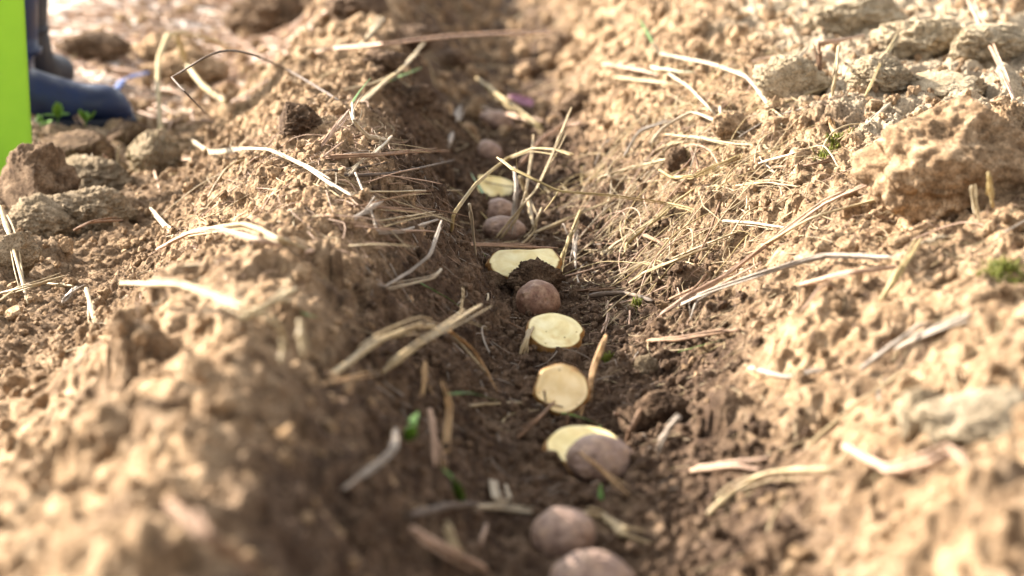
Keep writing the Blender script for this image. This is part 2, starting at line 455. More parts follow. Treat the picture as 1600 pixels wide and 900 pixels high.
clod(200, 215, 60, 40, 'shaded clod just under the boot toe', M_DARKCLOD, 32)

for i_, (px, py, w_, h_, wd) in enumerate([(640,60,70,34,'left'),(700,95,60,30,'middle'),(600,95,56,30,'nearer left'),(880,75,60,34,'right'),(900,165,44,30,'straw covered right'),(650,150,50,28,'shaded left'),(835,110,50,26,'central'),(560,15,80,40,'topmost')]):
    clod(px, py, w_, h_, 'blurred %s clod of the far furrow bed' % wd, M_MOIST if px < 860 else M_DARKCLOD, 40+i_, crumb=.12, sub=5)

# ------------------------------------------------------------------ potatoes
def potato_skin(name, c0, c1, c2, dust):
    m, nt, b = mat(name)
    tc = N(nt, 'ShaderNodeTexCoord').outputs['Object']
    n = noise_node(nt, tc, 45, 5, .6, .5); n2 = noise_node(nt, tc, 260, 4, .7); n3 = noise_node(nt, tc, 90, 5, .7)
    r = ramp(nt, n.outputs[0], [(.3, c0), (.5, c1), (.7, c2)])
    dm = ramp(nt, n3.outputs[0], [(.48, (0,0,0)), (.66, (dust,)*3)])
    col = mixc(nt, dm.outputs[0], r.outputs[0], (.30,.20,.13))
    sp = ramp(nt, n2.outputs[0], [(.3, (.55,.5,.48)), (.48, (1,1,1)), (.75, (1.15,1.12,1.08))])
    col = mixc(nt, 1.0, col, sp.outputs[0], 'MULTIPLY')
    nt.links.new(col, b.inputs['Base Color'])
    b.inputs['Roughness'].default_value = .62
    b.inputs['Specular IOR Level'].default_value = .3
    bp = N(nt, 'ShaderNodeBump'); bp.inputs['Strength'].default_value = .8; bp.inputs['Distance'].default_value = .0009
    nt.links.new(n2.outputs[0], bp.inputs['Height']); nt.links.new(bp.outputs[0], b.inputs['Normal'])
    return m
SK_BROWN = potato_skin('brown_potato_skin', (.10,.048,.028), (.17,.088,.055), (.26,.155,.10), .7)
SK_PINK = potato_skin('pinkish_potato_skin', (.13,.078,.055), (.21,.138,.105), (.30,.215,.165), .8)
SK_GOLD = potato_skin('golden_potato_skin', (.16,.07,.015), (.28,.14,.035), (.36,.21,.07), .4)
def flesh_mat(name, c0, c1, stain, off):
    m, nt, b = mat(name)
    tc = N(nt, 'ShaderNodeTexCoord').outputs['Object']
    mp = N(nt, 'ShaderNodeMapping'); nt.links.new(tc, mp.inputs[0]); mp.inputs['Location'].default_value = (off, off*.7, 0)
    n = noise_node(nt, mp.outputs[0], 38, 5, .6, .4); n2 = noise_node(nt, mp.outputs[0], 420, 3, .6)
    r = ramp(nt, n.outputs[0], [(.28, stain), (.44, c0), (.62, c1)])
    vo = N(nt, 'ShaderNodeTexVoronoi'); vo.inputs['Scale'].default_value = 95; nt.links.new(mp.outputs[0], vo.inputs['Vector'])
    sp = ramp(nt, vo.outputs['Distance'], [(.05, (.30,.22,.14)), (.13, (1,1,1))])
    col = mixc(nt, 1.0, r.outputs[0], sp.outputs[0], 'MULTIPLY')
    at = N(nt, 'ShaderNodeAttribute'); at.attribute_name = 'rim'
    col = mixc(nt, at.outputs['Fac'], col, (.40,.27,.10))
    nt.links.new(col, b.inputs['Base Color'])
    b.inputs['Roughness'].default_value = .5
    b.inputs['Subsurface Weight'].default_value = .12
    b.inputs['Subsurface Radius'].default_value = (.006, .004, .002)
    b.inputs['Subsurface Scale'].default_value = .5
    bp = N(nt, 'ShaderNodeBump'); bp.inputs['Strength'].default_value = .3; bp.inputs['Distance'].default_value = .0006
    nt.links.new(n2.outputs[0], bp.inputs['Height']); nt.links.new(bp.outputs[0], b.inputs['Normal'])
    return m

def dep(c): return c[1]*math.cos(PITCH) - (c[2]-CAM_H)*math.sin(PITCH)
def whole_potato(px, py, wpx, hpx, label, m, seed, roll=0.0, eyes=5):
    c = G(px, py, .018); d = dep(c)
    w = wpx/FOC*d/2; h = hpx/FOC*d/2
    c = G(px, py, h*.72)
    v, f = ICO[5]
    s = seed*2.3
    dd = 1 + .07*perlin3(v*1.1+s, 1) + .05*perlin3(v*2.3+s, 2) + .012*perlin3(v*7+s, 3)
    r = np.random.default_rng(seed)
    for k in range(eyes):
        e = r.normal(size=3); e[1] = -abs(e[1])*1.2; e /= np.linalg.norm(e)
        ang = np.arccos(np.clip(v@e, -1, 1))
        dd -= .055*np.exp(-(ang/.10)**2) - .022*np.exp(-((ang-.17)/.07)**2)
    v = v*dd[:, None]*np.array((w, (w+h)*.55, h))
    o = link_mesh('potato', v, f, m)
    o.location = c; o.rotation_euler = (0, roll, 0)
    return tag(o, label, 'potato')
whole_potato(841, 471, 70, 66, 'round brown whole potato against a dark crumbly clod', SK_BROWN, 1, .15)
whole_potato(938, 720, 112, 82, 'knobbly brown whole potato overlapping a cut half in the furrow', SK_PINK, 2, .12)
whole_potato(880, 836, 102, 86, 'egg shaped pinkish whole potato with a straw passing behind it', SK_PINK, 3, -.1)
whole_potato(925, 910, 136, 96, 'pinkish whole potato cut off by the bottom edge of the photo', SK_PINK, 4, .1)
whole_potato(788, 358, 68, 42, 'reddish whole potato behind thin crossing straws', SK_PINK, 5, .1)
whole_potato(778, 330, 54, 40, 'small reddish whole potato just behind another reddish one', SK_PINK, 6, -.1)
whole_potato(766, 238, 44, 34, 'blurred reddish potato beyond the farthest cut half', SK_PINK, 7, .6)
whole_potato(776, 190, 56, 30, 'far blurred reddish potato beside the purple leaf', SK_PINK, 8, .3)

def half_potato(px, py, wpx, depth_mm, thick_mm, normal, spin, outline, label, fm, seed, lift=.012):
    c = G(px, py, lift); d = dep(c)
    w = wpx/FOC*d/2
    root = empty('potato_half', c)
    nz = Vector(normal).normalized(); ax = Vector((math.cos(spin), math.sin(spin), 0)); ax = (ax - nz*ax.dot(nz)).normalized()
    ay = nz.cross(ax)
    root.rotation_euler = Matrix((ax, ay, nz)).transposed().to_euler()
    n = 96; th = np.linspace(0, 2*np.pi, n, endpoint=False)
    rr = np.array([outline(t) for t in th]) + .02*np.sin(3*th+seed) + .012*np.sin(7*th+seed*2)
    hx = w; hy = depth_mm/2000
    ringx = rr*np.cos(th)*hx; ringy = rr*np.sin(th)*hy
    # flesh: rings from rim to centre with a thin browned edge
    ts = [1.0, .978, .95, .9, .8, .65, .5, .35, .2, .1]
    vs, rim = [], []
    for t in ts:
        for k in range(n):
            x, y = ringx[k]*t, ringy[k]*t
            z = .0004*math.sin(x*160+seed)+.0005*math.sin(y*210+x*90) - (.0008 if t == 1.0 else 0)
            vs.append((x, y, z)); rim.append(1.0 if t == 1.0 else (.55 if t == .978 else (.22 if t == .8 else .04)))
    vs.append((0, 0, 0)); rim.append(0)
    fs = []
    for q in range(len(ts)-1):
        for k in range(n):
            k2 = (k+1) % n; fs.append((q*n+k, q*n+k2, (q+1)*n+k2, (q+1)*n+k))
    for k in range(n): fs.append(((len(ts)-1)*n+k, (len(ts)-1)*n+(k+1) % n, len(vs)-1))
    fl = link_mesh('cut_flesh', vs, fs, fm, root)
    a = fl.data.attributes.new('rim', 'FLOAT', 'POINT'); a.data.foreach_set('value', np.array(rim, np.float32))
    # skin: the rounded back
    ph = np.linspace(0, math.pi/2, 22)
    sv = []
    D = thick_mm/1000
    for p in ph[:-1]:
        rad = math.cos(p)**.75 * 1.0 + (.015 if p > 0 else 0)*0
        bul = 1 + .20*math.sin(2*p)
        for k in range(n):
            nn = 1 + .015*math.sin(5*th[k]+3*p+seed) + .012*math.sin(9*th[k]-5*p)
            sv.append((ringx[k]*rad*bul*(nn if p > 0 else 1)*1.004, ringy[k]*rad*bul*(nn if p > 0 else 1)*1.004, -D*math.sin(p)-.0004))
    sv.append((0, 0, -D-.0004))
    sf = []
    m_ = len(ph)-1
    for q in range(m_-1):
        for k in range(n):
            k2 = (k+1) % n; sf.append((q*n+k, (q+1)*n+k, (q+1)*n+k2, q*n+k2))
    for k in range(n): sf.append(((m_-1)*n+k, len(sv)-1, (m_-1)*n+(k+1) % n))
    link_mesh('skin', sv, sf, SK_GOLD, root)
    return tag(root, label, 'cut potato')
oval = lambda t: 1.0
def heart(t):      # dent on the right side
    return 1 - .13*math.exp(-((((t+.15+math.pi) % (2*math.pi))-math.pi)/.22)**2)
def flat_top(t):
    s = math.sin(t); c = math.cos(t)
    return min(1.06, .72/max(s, 1e-3)) if s > 0 else 1.0
def corner(t):
    return 1.0 - .18*math.exp(-((t-3.95)/.30)**2) + .05*math.exp(-((t-4.75)/.3)**2)
def blunt(t):
    return 1 - .06*math.cos(2*t) + .05*math.cos(t)
F1 = flesh_mat('pale_flesh', (.68,.58,.29), (.80,.73,.45), (.54,.38,.16), .3)
F2 = flesh_mat('creamy_flesh', (.74,.54,.25), (.86,.68,.39), (.58,.24,.05), .9)
F3 = flesh_mat('yellow_flesh', (.68,.55,.24), (.77,.66,.36), (.58,.42,.17), 1.7)
half_potato(868, 516, 88, 50, 20, (.10, -.56, .82), 0.0, heart, 'cut half with golden skin edge and dented side, face up', F1, 1, .021)
half_potato(877, 607, 82, 46, 17, (-.02, -.88, .47), 0.0, corner, 'round cut half with an orange stained top, propped up by a brown stalk', F2, 2, .022)
half_potato(912, 696, 130, 56, 20, (.06, -.36, .93), -.10, blunt, 'long yellow cut half tucked behind the knobbly whole potato', F3, 3, .021)
half_potato(820, 409, 106, 54, 20, (-.03, -.62, .78), 0.0, flat_top, 'wide cut half with a straight top edge under a long straw', F1, 4, .030)
half_potato(774, 292, 80, 46, 18, (.22, -.58, .80), -.1, oval, 'blurred yellow cut half behind the arched yellow stem', F3, 5, .012)

# ------------------------------------------------------------------ straws, roots, twigs
def catmull(pts, n=6):
    pts = np.asarray(pts, float)
    if len(pts) < 3:
        return np.linspace(pts[0], pts[-1], n*2)
    p = np.vstack([2*pts[0]-pts[1], pts, 2*pts[-1]-pts[-2]])
    out = []
    for i in range(1, len(p)-2):
        for t in np.linspace(0, 1, n, endpoint=False):
            a, b, c, d = p[i-1], p[i], p[i+1], p[i+2]
            out.append(.5*((2*b)+(-a+c)*t+(2*a-5*b+4*c-d)*t*t+(-a+3*b-3*c+d)*t**3))
    out.append(pts[-1])
    return np.array(out)
def kinked(p3, n, kind):
    p3 = np.asarray(p3, float); c = catmull(p3, n)
    if len(p3) < 3 or kind in ('green', 'palegreen', 'dark'): return c
    lin = np.concatenate([np.linspace(p3[i], p3[i+1], n, endpoint=False) for i in range(len(p3)-1)] + [p3[-1:]])
    return .35*c + .65*lin
def tube(path, rad, flat=1.0, sides=7, twist=0.0):
    path = np.asarray(path); n = len(path)
    tn = np.gradient(path, axis=0); tn /= np.linalg.norm(tn, axis=1)[:, None]+1e-9
    up = np.array([0, 0, 1.0]); a = np.cross(tn, up); a /= np.linalg.norm(a, axis=1)[:, None]+1e-6
    b = np.cross(a, tn)
    V = []
    for k in range(sides):
        th = 2*math.pi*k/sides + twist*np.linspace(0, 1, n)
        V.append(path + (np.cos(th)*rad)[:, None]*a + (np.sin(th)*rad*flat)[:, None]*b)
    V = np.stack(V, 1).reshape(-1, 3)
    al = np.concatenate([[0], np.cumsum(np.linalg.norm(np.diff(path, axis=0), axis=1))])
    th = 2*math.pi*np.arange(sides)/sides; o_ = (abs(path[0, 0])*97) % 50
    gr = np.stack([np.broadcast_to(np.cos(th)+o_, (n, sides)), np.broadcast_to(np.sin(th), (n, sides)), np.broadcast_to((al*28)[:, None], (n, sides))], -1).reshape(-1, 3)
    V = np.hstack([V, gr])
    F = []
    for i in range(n-1):
        for k in range(sides):
            k2 = (k+1) % sides
            F.append((i*sides+k, i*sides+k2, (i+1)*sides+k2, (i+1)*sides+k))
    F = [tuple(f) for f in F]
    return V, F + [tuple(range(sides))[::-1], tuple(range((n-1)*sides, n*sides))]
def path3(pts):
    out = []
    for p in pts:
        if p[2] < 0: out.append(P(p[0], p[1], -p[2]))
        else: out.append(G(p[0], p[1], p[2]))
    return np.array(out)
NAMES = {'straw': 'dry_straw', 'yellow': 'yellow_straw', 'pink': 'pale_root', 'white': 'white_root', 'grey': 'grey_stalk',
         'twig': 'brown_twig', 'dark': 'dark_twig', 'orange': 'dry_grass_stalk', 'green': 'grass_shoot', 'palegreen': 'pale_leaf'}
CATS = {'straw': 'straw', 'yellow': 'straw', 'pink': 'root', 'white': 'root', 'grey': 'stalk', 'twig': 'twig', 'dark': 'twig',
        'orange': 'grass blade', 'green': 'grass blade', 'palegreen': 'leaf'}
def stem_mesh(path, r, kind, seed, node=True):
    n = len(path)
    rs = np.random.default_rng(seed)
    t = np.linspace(0, 1, n)
    rad = r*(1 - .30*t)*(1+.05*np.sin(t*9+seed)+.025*rs.normal(size=n))
    if kind in ('green', 'orange', 'palegreen'): rad = r*np.clip(np.minimum(1.2-t, .55+3*t), .08, 1)
    if node and kind in ('straw', 'yellow', 'grey'):
        for q in rs.uniform(.15, .85, 2): rad = rad*(1+.45*np.exp(-((t-q)*n/1.1)**2))
    rad[-1] *= .55; rad[0] *= .75
    wob = rs.normal(size=path.shape); wob = (wob + np.roll(wob, 1, 0) + np.roll(wob, -1, 0))/3
    path = path + wob*r*.12
    flat = {'straw': .7, 'yellow': .8, 'orange': .25, 'green': .2, 'palegreen': .2}.get(kind, .95)
    return tube(path, rad, flat, 7, twist=rs.uniform(-1.5, 1.5) if flat > .3 else rs.uniform(-.6, .6))
def pad6(p): return np.concatenate([p, [0, 0, 0]])
def merge(parts):
    V, F, off = [], [], 0
    for v, f in parts:
        V.append(v); F += [tuple(i+off for i in q) for q in f]; off += len(v)
    return np.concatenate(V), F
_sd = [100]
def S(kind, pts, wpx, label, group=None, hairs=0, parent=None, name=None, extra=None):
    """stem through photograph points (px, py, lift above soil | -depth); wpx is its width there"""
    _sd[0] += 1
    p3 = path3(pts); d = np.mean([dep(c) for c in p3])
    r = wpx/FOC*d/2
    path = kinked(p3, 8, kind)
    rs = np.random.default_rng(_sd[0])
    parts = []
    if kind in ('straw', 'pink', 'white', 'grey', 'orange', 'yellow', 'twig') and wpx > 4.5:
        n_ = len(path); t_ = np.linspace(0, 1, n_)[:, None]
        for _ in range(3):
            off = rs.normal(size=3)*r*.55; drift = rs.normal(size=3)*r*1.3*t_**2; w_ = np.sin(t_*rs.uniform(3, 9)+rs.uniform(0, 6))*rs.normal(size=3)*r*.3
            k0 = rs.integers(0, max(1, n_//4)); k1 = n_ - rs.integers(0, max(1, n_//4))
            if k1-k0 > 3: parts.append(stem_mesh((path+off+drift+w_)[k0:k1], r*rs.uniform(.25, .5), kind, _sd[0]+50+_, node=False))
        r *= .80
    parts.append(stem_mesh(path, r, kind, _sd[0]))
    for _ in range(hairs):
        k = rs.integers(1, len(path)-1); q = path[k]; v = rs.normal(size=3); v /= np.linalg.norm(v)
        L = rs.uniform(.006, .022); w = rs.normal(size=3)*.4
        hp = np.array([q + v*L*s + w*L*s*s + rs.normal(size=3)*.0006*(s > 0) for s in np.linspace(0, 1, 6)])
        parts.append(tube(hp, np.linspace(r*.28, r*.1, 6), 1, 4))
    for ep in (extra or []):
        pp = catmull(path3(ep), 6); parts.append(stem_mesh(pp, r*.7, kind, _sd[0]+7))
    v, f = merge(parts)
    org = p3[0]
    o = link_mesh(name or NAMES[kind], v-pad6(org), f, MS[kind], parent)
    o.location = org
    if not parent: tag(o, label, CATS[kind], group)
    return o

# left ridge and furrow
S('straw', [(285,366,.014),(380,352,.020),(435,372,.020),(487,393,.016)], 11, 'kinked thick straw on the left ridge, running down to a long straw', hairs=3)
S('pink', [(478,394,.014),(530,386,-2.46),(620,380,-2.60),(740,383,-2.78),(872,387,-2.83)], 6.5, 'long straight pinkish straw reaching from left bank over the wide cut half', hairs=4)
S('straw', [(190,443,.028),(285,446,.040),(365,475,.052),(437,506,.062)], 15, 'thick blurred pale stem bent downward on the near left ridge', extra=[[(437,506,.062),(443,535,.048),(438,566,.034)]])
S('straw', [(468,500,.052),(473,560,.032)], 12, 'short blurred upright stalk beside the bent pale stem')
S('straw', [(515,588,.004),(590,532,.03),(655,510,.05),(700,517,.05)], 15, 'blurred pale arched straw in front of the left slope')
S('orange', [(700,517,.05),(738,545,.03),(772,602,.006)], 20, 'curled orange tan blade hanging at the end of the arched straw')
S('straw', [(597,582,.012),(660,535,.04),(752,476,.07)], 13, 'straight blurred straw pointing up toward the brown whole potato', hairs=3)
S('straw', [(375,500,.01),(462,452,.02)], 20, 'short thick blurred straw lying above the bent pale stem')
S('straw', [(562,300,.004),(640,299,.02),(722,297,.02)], 4, 'thin straight straw sticking out level from the left ridge')
S('twig', [(508,246,.002),(590,243,.02),(640,238,.03),(703,236,.03)], 6, 'frayed reddish brown twig sticking out of the left ridge', hairs=16)
S('dark', [(535,274,.002),(600,272,.015),(660,262,.02),(710,250,.02)], 5.5, 'dark smooth twig just under the frayed twig')
S('dark', [(500,268,.004),(560,262,.008),(605,254,.01)], 4, 'short dark twig joining the white shoot')
S('grey', [(545,345,.006),(598,314,.02)], 9, 'short thick grey stalk on the left slope')
S('grey', [(575,362,.006),(630,360,.02),(684,343,.03)], 7, 'long grey stalk reaching over the left slope toward the reddish potatoes')
S('grey', [(555,270,.01),(580,330,.008),(592,370,.004)], 5, 'thin grey stalk slanting down the left slope')
S('twig', [(540,320,.008),(600,325,.02),(674,334,.02)], 5, 'thin orange brown twig above the grey stalk')
S('straw', [(590,345,.008),(640,338,.015),(680,330,.02)], 4, 'thin pale straw parallel to the orange brown twig')
S('pink', [(520,350,.006),(600,358,.015),(680,362,.02)], 4, 'thin pinkish root below the long grey stalk', hairs=5)
sh = empty('grass_shoot', G(605, 218, .012)); tag(sh, 'white grass shoot with green tip and curling roots on the left ridge', 'shoot')
def child_of_shoot(o, e):
    o.parent = e; o.location = Vector(o.location) - e.location
o = S('white', [(604,219,.012),(575,212,.02),(553,188,.035),(550,160,.045)], 7.5, None, parent=sh, name='white_stem', hairs=6); child_of_shoot(o, sh)
o = S('green', [(550,162,.045),(560,145,.055),(579,122,.065)], 5, None, parent=sh, name='green_tip'); child_of_shoot(o, sh)
o = S('white', [(612,213,.012),(585,240,.012),(560,258,.004),(545,275,.002)], 6, None, parent=sh, name='root', hairs=22); child_of_shoot(o, sh)
S('straw', [(545,178,.004),(600,130,.03),(632,103,.05),(664,66,.06)], 9, 'pale slanting straw above the white shoot, rising to the far long straw', extra=[[(540,140,.01),(590,128,.02),(625,110,.04)]])
S('pink', [(420,82,.006),(495,82,.015),(528,76,.02),(600,70,-3.35),(700,58,-3.5),(860,50,-3.8)], 7, 'long blurred pinkish straw crossing the far furrow')
S('straw', [(560,75,.01),(600,28,.03)], 9, 'short blurred straw crossing the long far straw')
S('pink', [(500,232,.004),(525,198,.02),(546,171,.03)], 6, 'pink root rising beside the white shoot', hairs=5, extra=[[(478,227,.003),(500,220,.01),(520,205,.015)]])
S('pink', [(505,245,.004),(535,222,.01)], 4, 'short pink root under the taller pink root')
S('dark', [(530,157,.012),(440,105,.03),(355,79,-2.95),(268,121,-2.95)], 4.5, 'long thin dark stalk bent over the left ridge', extra=[[(268,121,-2.95),(300,155,-2.9),(330,186,.006)]])
S('yellow', [(252,212,.004),(247,140,.06),(248,90,.10),(262,55,.12),(290,48,.12)], 10, 'tall arched yellow straw standing beyond the left ridge')
S('yellow', [(275,50,.12),(292,100,.06),(318,135,.03),(352,158,.006)], 12, 'bent pale blade slanting down from the arched yellow straw', extra=[[(275,50,.12),(330,62,.08),(380,85,.03)]])
S('white', [(300,219,.012),(330,238,.014),(375,233,.014),(420,234,.014),(480,262,.013),(520,288,.010),(550,306,.006)], 7, 'long pale pinkish root winding along the left ridge crest', hairs=14)
S('pink', [(275,250,.004),(300,249,.006)], 5, 'short pink root piece under the long winding root')
S('pink', [(240,262,.006),(250,300,.004)], 5, 'short pale stalk below the blocky clod')
S('straw', [(0,322,.03),(20,385,.03),(44,475,.006)], 8, 'long slanting pale straw in the left hollow')
S('straw', [(0,458,.01),(50,446,.02),(102,431,.012)], 8, 'pale straw lying level across the left hollow')
S('straw', [(75,443,.012),(115,447,.01)], 7, 'short straw end beside the level straw')
S('grey', [(98,472,.01),(122,448,.02)], 12, 'stubby grey stalk beside the level straw')
S('white', [(235,325,.012),(258,350,.01),(284,370,.006)], 8, 'short white stalk lying on the near left ridge')
S('pink', [(245,390,.01),(300,362,.02),(340,356,.02),(400,372,.015),(440,385,.01)], 9, 'blurred curved root above the thick bent stem', hairs=3)
S('twig', [(115,360,.02),(140,348,.03),(192,344,.02)], 6, 'reddish twig arching over the left hollow')
S('white', [(136,298,.002),(142,262,.03),(144,240,.045)], 3.5, 'thin wavy root hair standing on the tan clod')
S('white', [(182,262,.0),(184,240,.02),(187,227,.03)], 3.5, 'second thin root hair standing beside the pink one')
S('pink', [(196,286,.002),(178,258,.02),(161,241,.035)], 5, 'pink stalk leaning out of the tan clod')
S('orange', [(325,352,.01),(305,340,.014)], 9, 'small tan flake on the near left ridge')
S('pink', [(88,147,.03),(112,165,.02),(132,195,.008)], 7, 'pale twig leaning in front of the boot')
S('pink', [(142,148,.03),(150,162,.02),(158,172,.01)], 5, 'thin twig leaning on the boot toe')
S('straw', [(135,450,.012),(148,505,.006)], 10, 'blurred tan stub on the near left ridge')
S('straw', [(0,470,.01),(40,440,.02)], 5, 'thin straw at the far left of the hollow')

# furrow middle
S('yellow', [(705,362,.003),(709,335,.03),(742,290,.07),(790,250,.10),(832,232,.11),(868,234,.11),(893,243,.11)], 6.5, 'arched yellow stem over the potatoes in the furrow', hairs=3)
S('yellow', [(777,246,-2.86),(800,264,-2.82),(835,281,-2.80),(873,298,-2.80),(950,304,-2.82),(1040,316,.012),(1095,330,.006)], 5, 'thin knotted straw crossing from the arched stem to the right bank', hairs=6, extra=[[(873,298,-2.80),(862,315,-2.79),(850,330,-2.78)]])
S('straw', [(774,372,.01),(805,335,.04),(838,295,.07),(866,235,.11),(893,168,.15)], 6, 'tall straight straw crossing in front of the reddish potatoes')
S('straw', [(783,372,.01),(808,340,.03),(822,300,.06),(831,245,.09),(834,210,.11)], 5.5, 'upright straw rising beside the tall straight straw')
S('white', [(733,318,.06),(738,350,.04),(744,402,.006)], 6, 'short upright white stalk left of the reddish potatoes')
S('grey', [(804,262,.08),(806,300,.06),(800,368,.01)], 6, 'grey upright stalk in front of the small reddish potato')
S('straw', [(812,275,.06),(824,310,.03),(834,355,.01)], 8, 'blurred pale stalk leaning left of the bent stalk')
S('straw', [(847,324,.04),(838,345,.03),(835,362,.02),(812,384,.006)], 6, 'bent pale stalk pointing at the wide cut half')
S('straw', [(836,364,.008),(880,345,.015),(958,312,.01)], 6, 'pale straw running from bent stalk to the right bank')
S('yellow', [(907,329,.06),(892,365,.045),(878,400,.02),(866,441,.004)], 6.5, 'leaning straw at the right end of the wide cut half')
S('grey', [(902,345,.03),(898,375,.02),(900,420,.004)], 6, 'thin grey stalk right of the leaning straw')
S('twig', [(880,456,.004),(920,454,.008),(963,450,.006)], 6, 'brown twig lying right of the brown whole potato')
S('orange', [(947,523,.06),(934,560,.045),(920,610,.02),(903,662,.004)], 13, 'brown dry stalk leaning against the round cut half')
S('straw', [(828,514,.02),(822,530,.012),(812,554,.003)], 10, 'short split straw beside the dented cut half')
S('twig', [(866,628,.02),(840,655,.012),(808,685,.004)], 7, 'reddish twig in front of the round cut half', extra=[[(850,610,.035),(853,628,.022)], [(850,630,.018),(880,636,.015)]])
S('twig', [(884,690,.004),(886,660,.02),(888,642,.03)], 4, 'thin upright twig in front of the long cut half')
S('orange', [(905,705,.035),(940,735,.025),(985,775,.006)], 11, 'tan stalk lying over the knobbly whole potato')
S('white', [(740,792,.004),(790,796,.006),(832,800,.004)], 11, 'blurred pale straw piece left of the egg shaped potato')
S('straw', [(912,803,.015),(945,808,.018),(975,835,.012),(1018,850,.006)], 16, 'blurred bent straw right of the egg shaped potato')
S('dark', [(640,808,.01),(700,792,.015),(745,788,.01)], 18, 'blurred dark bluish stick left of the egg shaped potato')
S('pink', [(760,820,.006),(750,850,.006)], 10, 'blurred short pinkish stalk below the pale straw piece')
S('orange', [(690,598,.03),(700,640,.02),(692,732,.004)], 13, 'upright orange blade left of the long cut half')
S('pink', [(672,640,.025),(676,680,.015),(678,728,.004)], 12, 'upright pink stalk beside the orange blade')
S('grey', [(618,672,.03),(614,700,.025),(580,732,.015),(535,765,.010)], 11, 'blurred thick bent grey stalk on the near left slope')
S('orange', [(665,565,.02),(662,620,.006)], 11, 'blurred upright tan blade under the arched straw')
S('orange', [(500,600,.01),(560,590,.015),(600,585,.01)], 12, 'blurred tan blade lying on the dark left slope')
S('white', [(690,420,-2.35),(675,435,-2.33),(597,452,-2.3)], 5.5, 'blurred white bent stalk in front of the left slope')
S('grey', [(690,345,.04),(670,400,-2.4),(640,425,-2.38),(600,448,.015)], 5.5, 'blurred grey stalk crossing in front of the left slope')
S('white', [(770,752,.006),(775,780,.01),(795,782,.006),(790,757,.008)], 9, 'looped pale root scrap left of the knobbly whole potato')
S('twig', [(1000,640,.03),(985,670,.02),(978,690,.006)], 8, 'short reddish twig standing behind the knobbly whole potato')
S('pink', [(960,645,.02),(985,660,.006)], 5, 'small pink splinter behind the long cut half')
S('grey', [(1063,650,.03),(1045,670,.02),(1025,705,.004)], 11, 'blurred bent grey stalk at the foot of the right bank')
S('pink', [(950,470,.004),(948,500,.012),(940,520,.012)], 5, 'thin pink root right of the dented cut half', hairs=5)
S('pink', [(985,480,.006),(983,510,.003)], 5, 'short upright pink root on the furrow floor')
S('dark', [(920,462,.006),(975,458,.01),(1020,470,.006)], 9, 'dark rotten stem on the furrow floor')
S('grey', [(1130,450,.004),(1090,470,.012),(1078,500,.006)], 4, 'fine grey root on the foot of the right bank', hairs=6)

# green bits
S('green', [(693,616,.020),(740,615,.026),(777,627,.018)], 11, 'bright green grass blade lying left of the round cut half')
S('green', [(868,642,.004),(900,650,.01),(940,664,.006)], 9, 'green grass blade under the round cut half')
S('green', [(938,664,.008),(935,690,.004)], 7, 'short green blade at the right tip of the long cut half')
S('green', [(648,438,.015),(680,455,.02),(720,480,.008)], 10, 'blurred green blade on the left slope')
S('green', [(755,395,.01),(775,425,.003)], 4, 'thin green blade left of the wide cut half')
S('green', [(640,690,.012),(645,660,.03),(655,645,.035)], 24, 'blurred green leaf on the near left slope')
S('green', [(720,785,.004),(712,755,.02),(690,730,.02)], 20, 'blurred green leaf left of the knobbly whole potato')
S('green', [(938,782,.002),(939,756,.012)], 11, 'tiny green shoot below the knobbly whole potato')
S('green', [(470,488,.01),(497,497,.008)], 14, 'small blurred green leaf on the dark left slope')
S('green', [(1060,550,.006),(1130,530,.010)], 7, 'green blade beside the thick brown twig')
S('green', [(760,310,.01),(735,270,.03)], 7, 'green yellow blade left of the farthest cut half')
S('green', [(600,130,.02),(660,105,.03)], 9, 'blurred dark green blade in the far furrow')

# right bank
S('twig', [(1012,533,.004),(1060,531,.010),(1110,522,.014),(1157,515,.006)], 11, 'thick red brown twig at the foot of the right bank')
S('pink', [(1032,492,.006),(1080,458,.012),(1130,432,.016),(1200,383,.016),(1290,318,.012),(1368,284,.010)], 8, 'long pink branch running up the right bank', hairs=8, extra=[[(1070,465,.012),(1110,452,.01),(1190,410,.012)]])
S('grey', [(1060,478,.006),(1110,455,.02),(1200,425,.03),(1290,400,.02),(1400,402,.01)], 9, 'long grey stalk splitting off below the pink branch')
S('twig', [(1045,468,.004),(1085,450,.010),(1105,428,.008)], 7, 'reddish stub at the lower end of the pink branch')
S('twig', [(1125,315,.004),(1110,360,.010),(1085,410,.008)], 4, 'thin red twig crossing the right bank')
S('straw', [(1108,803,.004),(1150,764,.012),(1205,738,.018),(1305,732,.010)], 17, 'blurred pale straw on the near right bank')
S('pink', [(1320,698,.010),(1390,735,.012),(1450,722,.018),(1490,708,.014),(1525,738,.006)], 19, 'blurred wavy root on the near right bank')
S('pink', [(1080,735,.006),(1150,728,.010),(1190,735,.006)], 14, 'blurred root left of the near right bank straw')
S('grey', [(1345,578,.006),(1440,505,.014)], 12, 'blurred dark stick slanting on the right bank')
S('grey', [(1400,545,.006),(1520,490,.012)], 12, 'blurred fainter stick beside the slanting dark one')
S('yellow', [(1375,470,.006),(1410,420,.018),(1440,372,.012)], 11, 'blurred yellow straw standing on the right bank')
S('white', [(1440,380,.01),(1475,368,.01)], 9, 'short bright straw end on the right bank')
S('pink', [(1513,0,.03),(1545,68,.035),(1570,118,.03),(1588,168,.006)], 8, 'long pink stem arching down at the top of the right bank')
tw = empty('forked_twig', G(1283, 142, .0)); tag(tw, 'upright dark twig with a pale side branch on the right bank', 'twig')
o = S('twig', [(1283,142,.002),(1281,100,.035),(1280,64,.06)], 8.5, None, parent=tw, name='stem'); child_of_shoot(o, tw)
o = S('pink', [(1280,68,.058),(1305,64,.05),(1350,55,.02)], 6, None, parent=tw, name='side_branch'); child_of_shoot(o, tw)
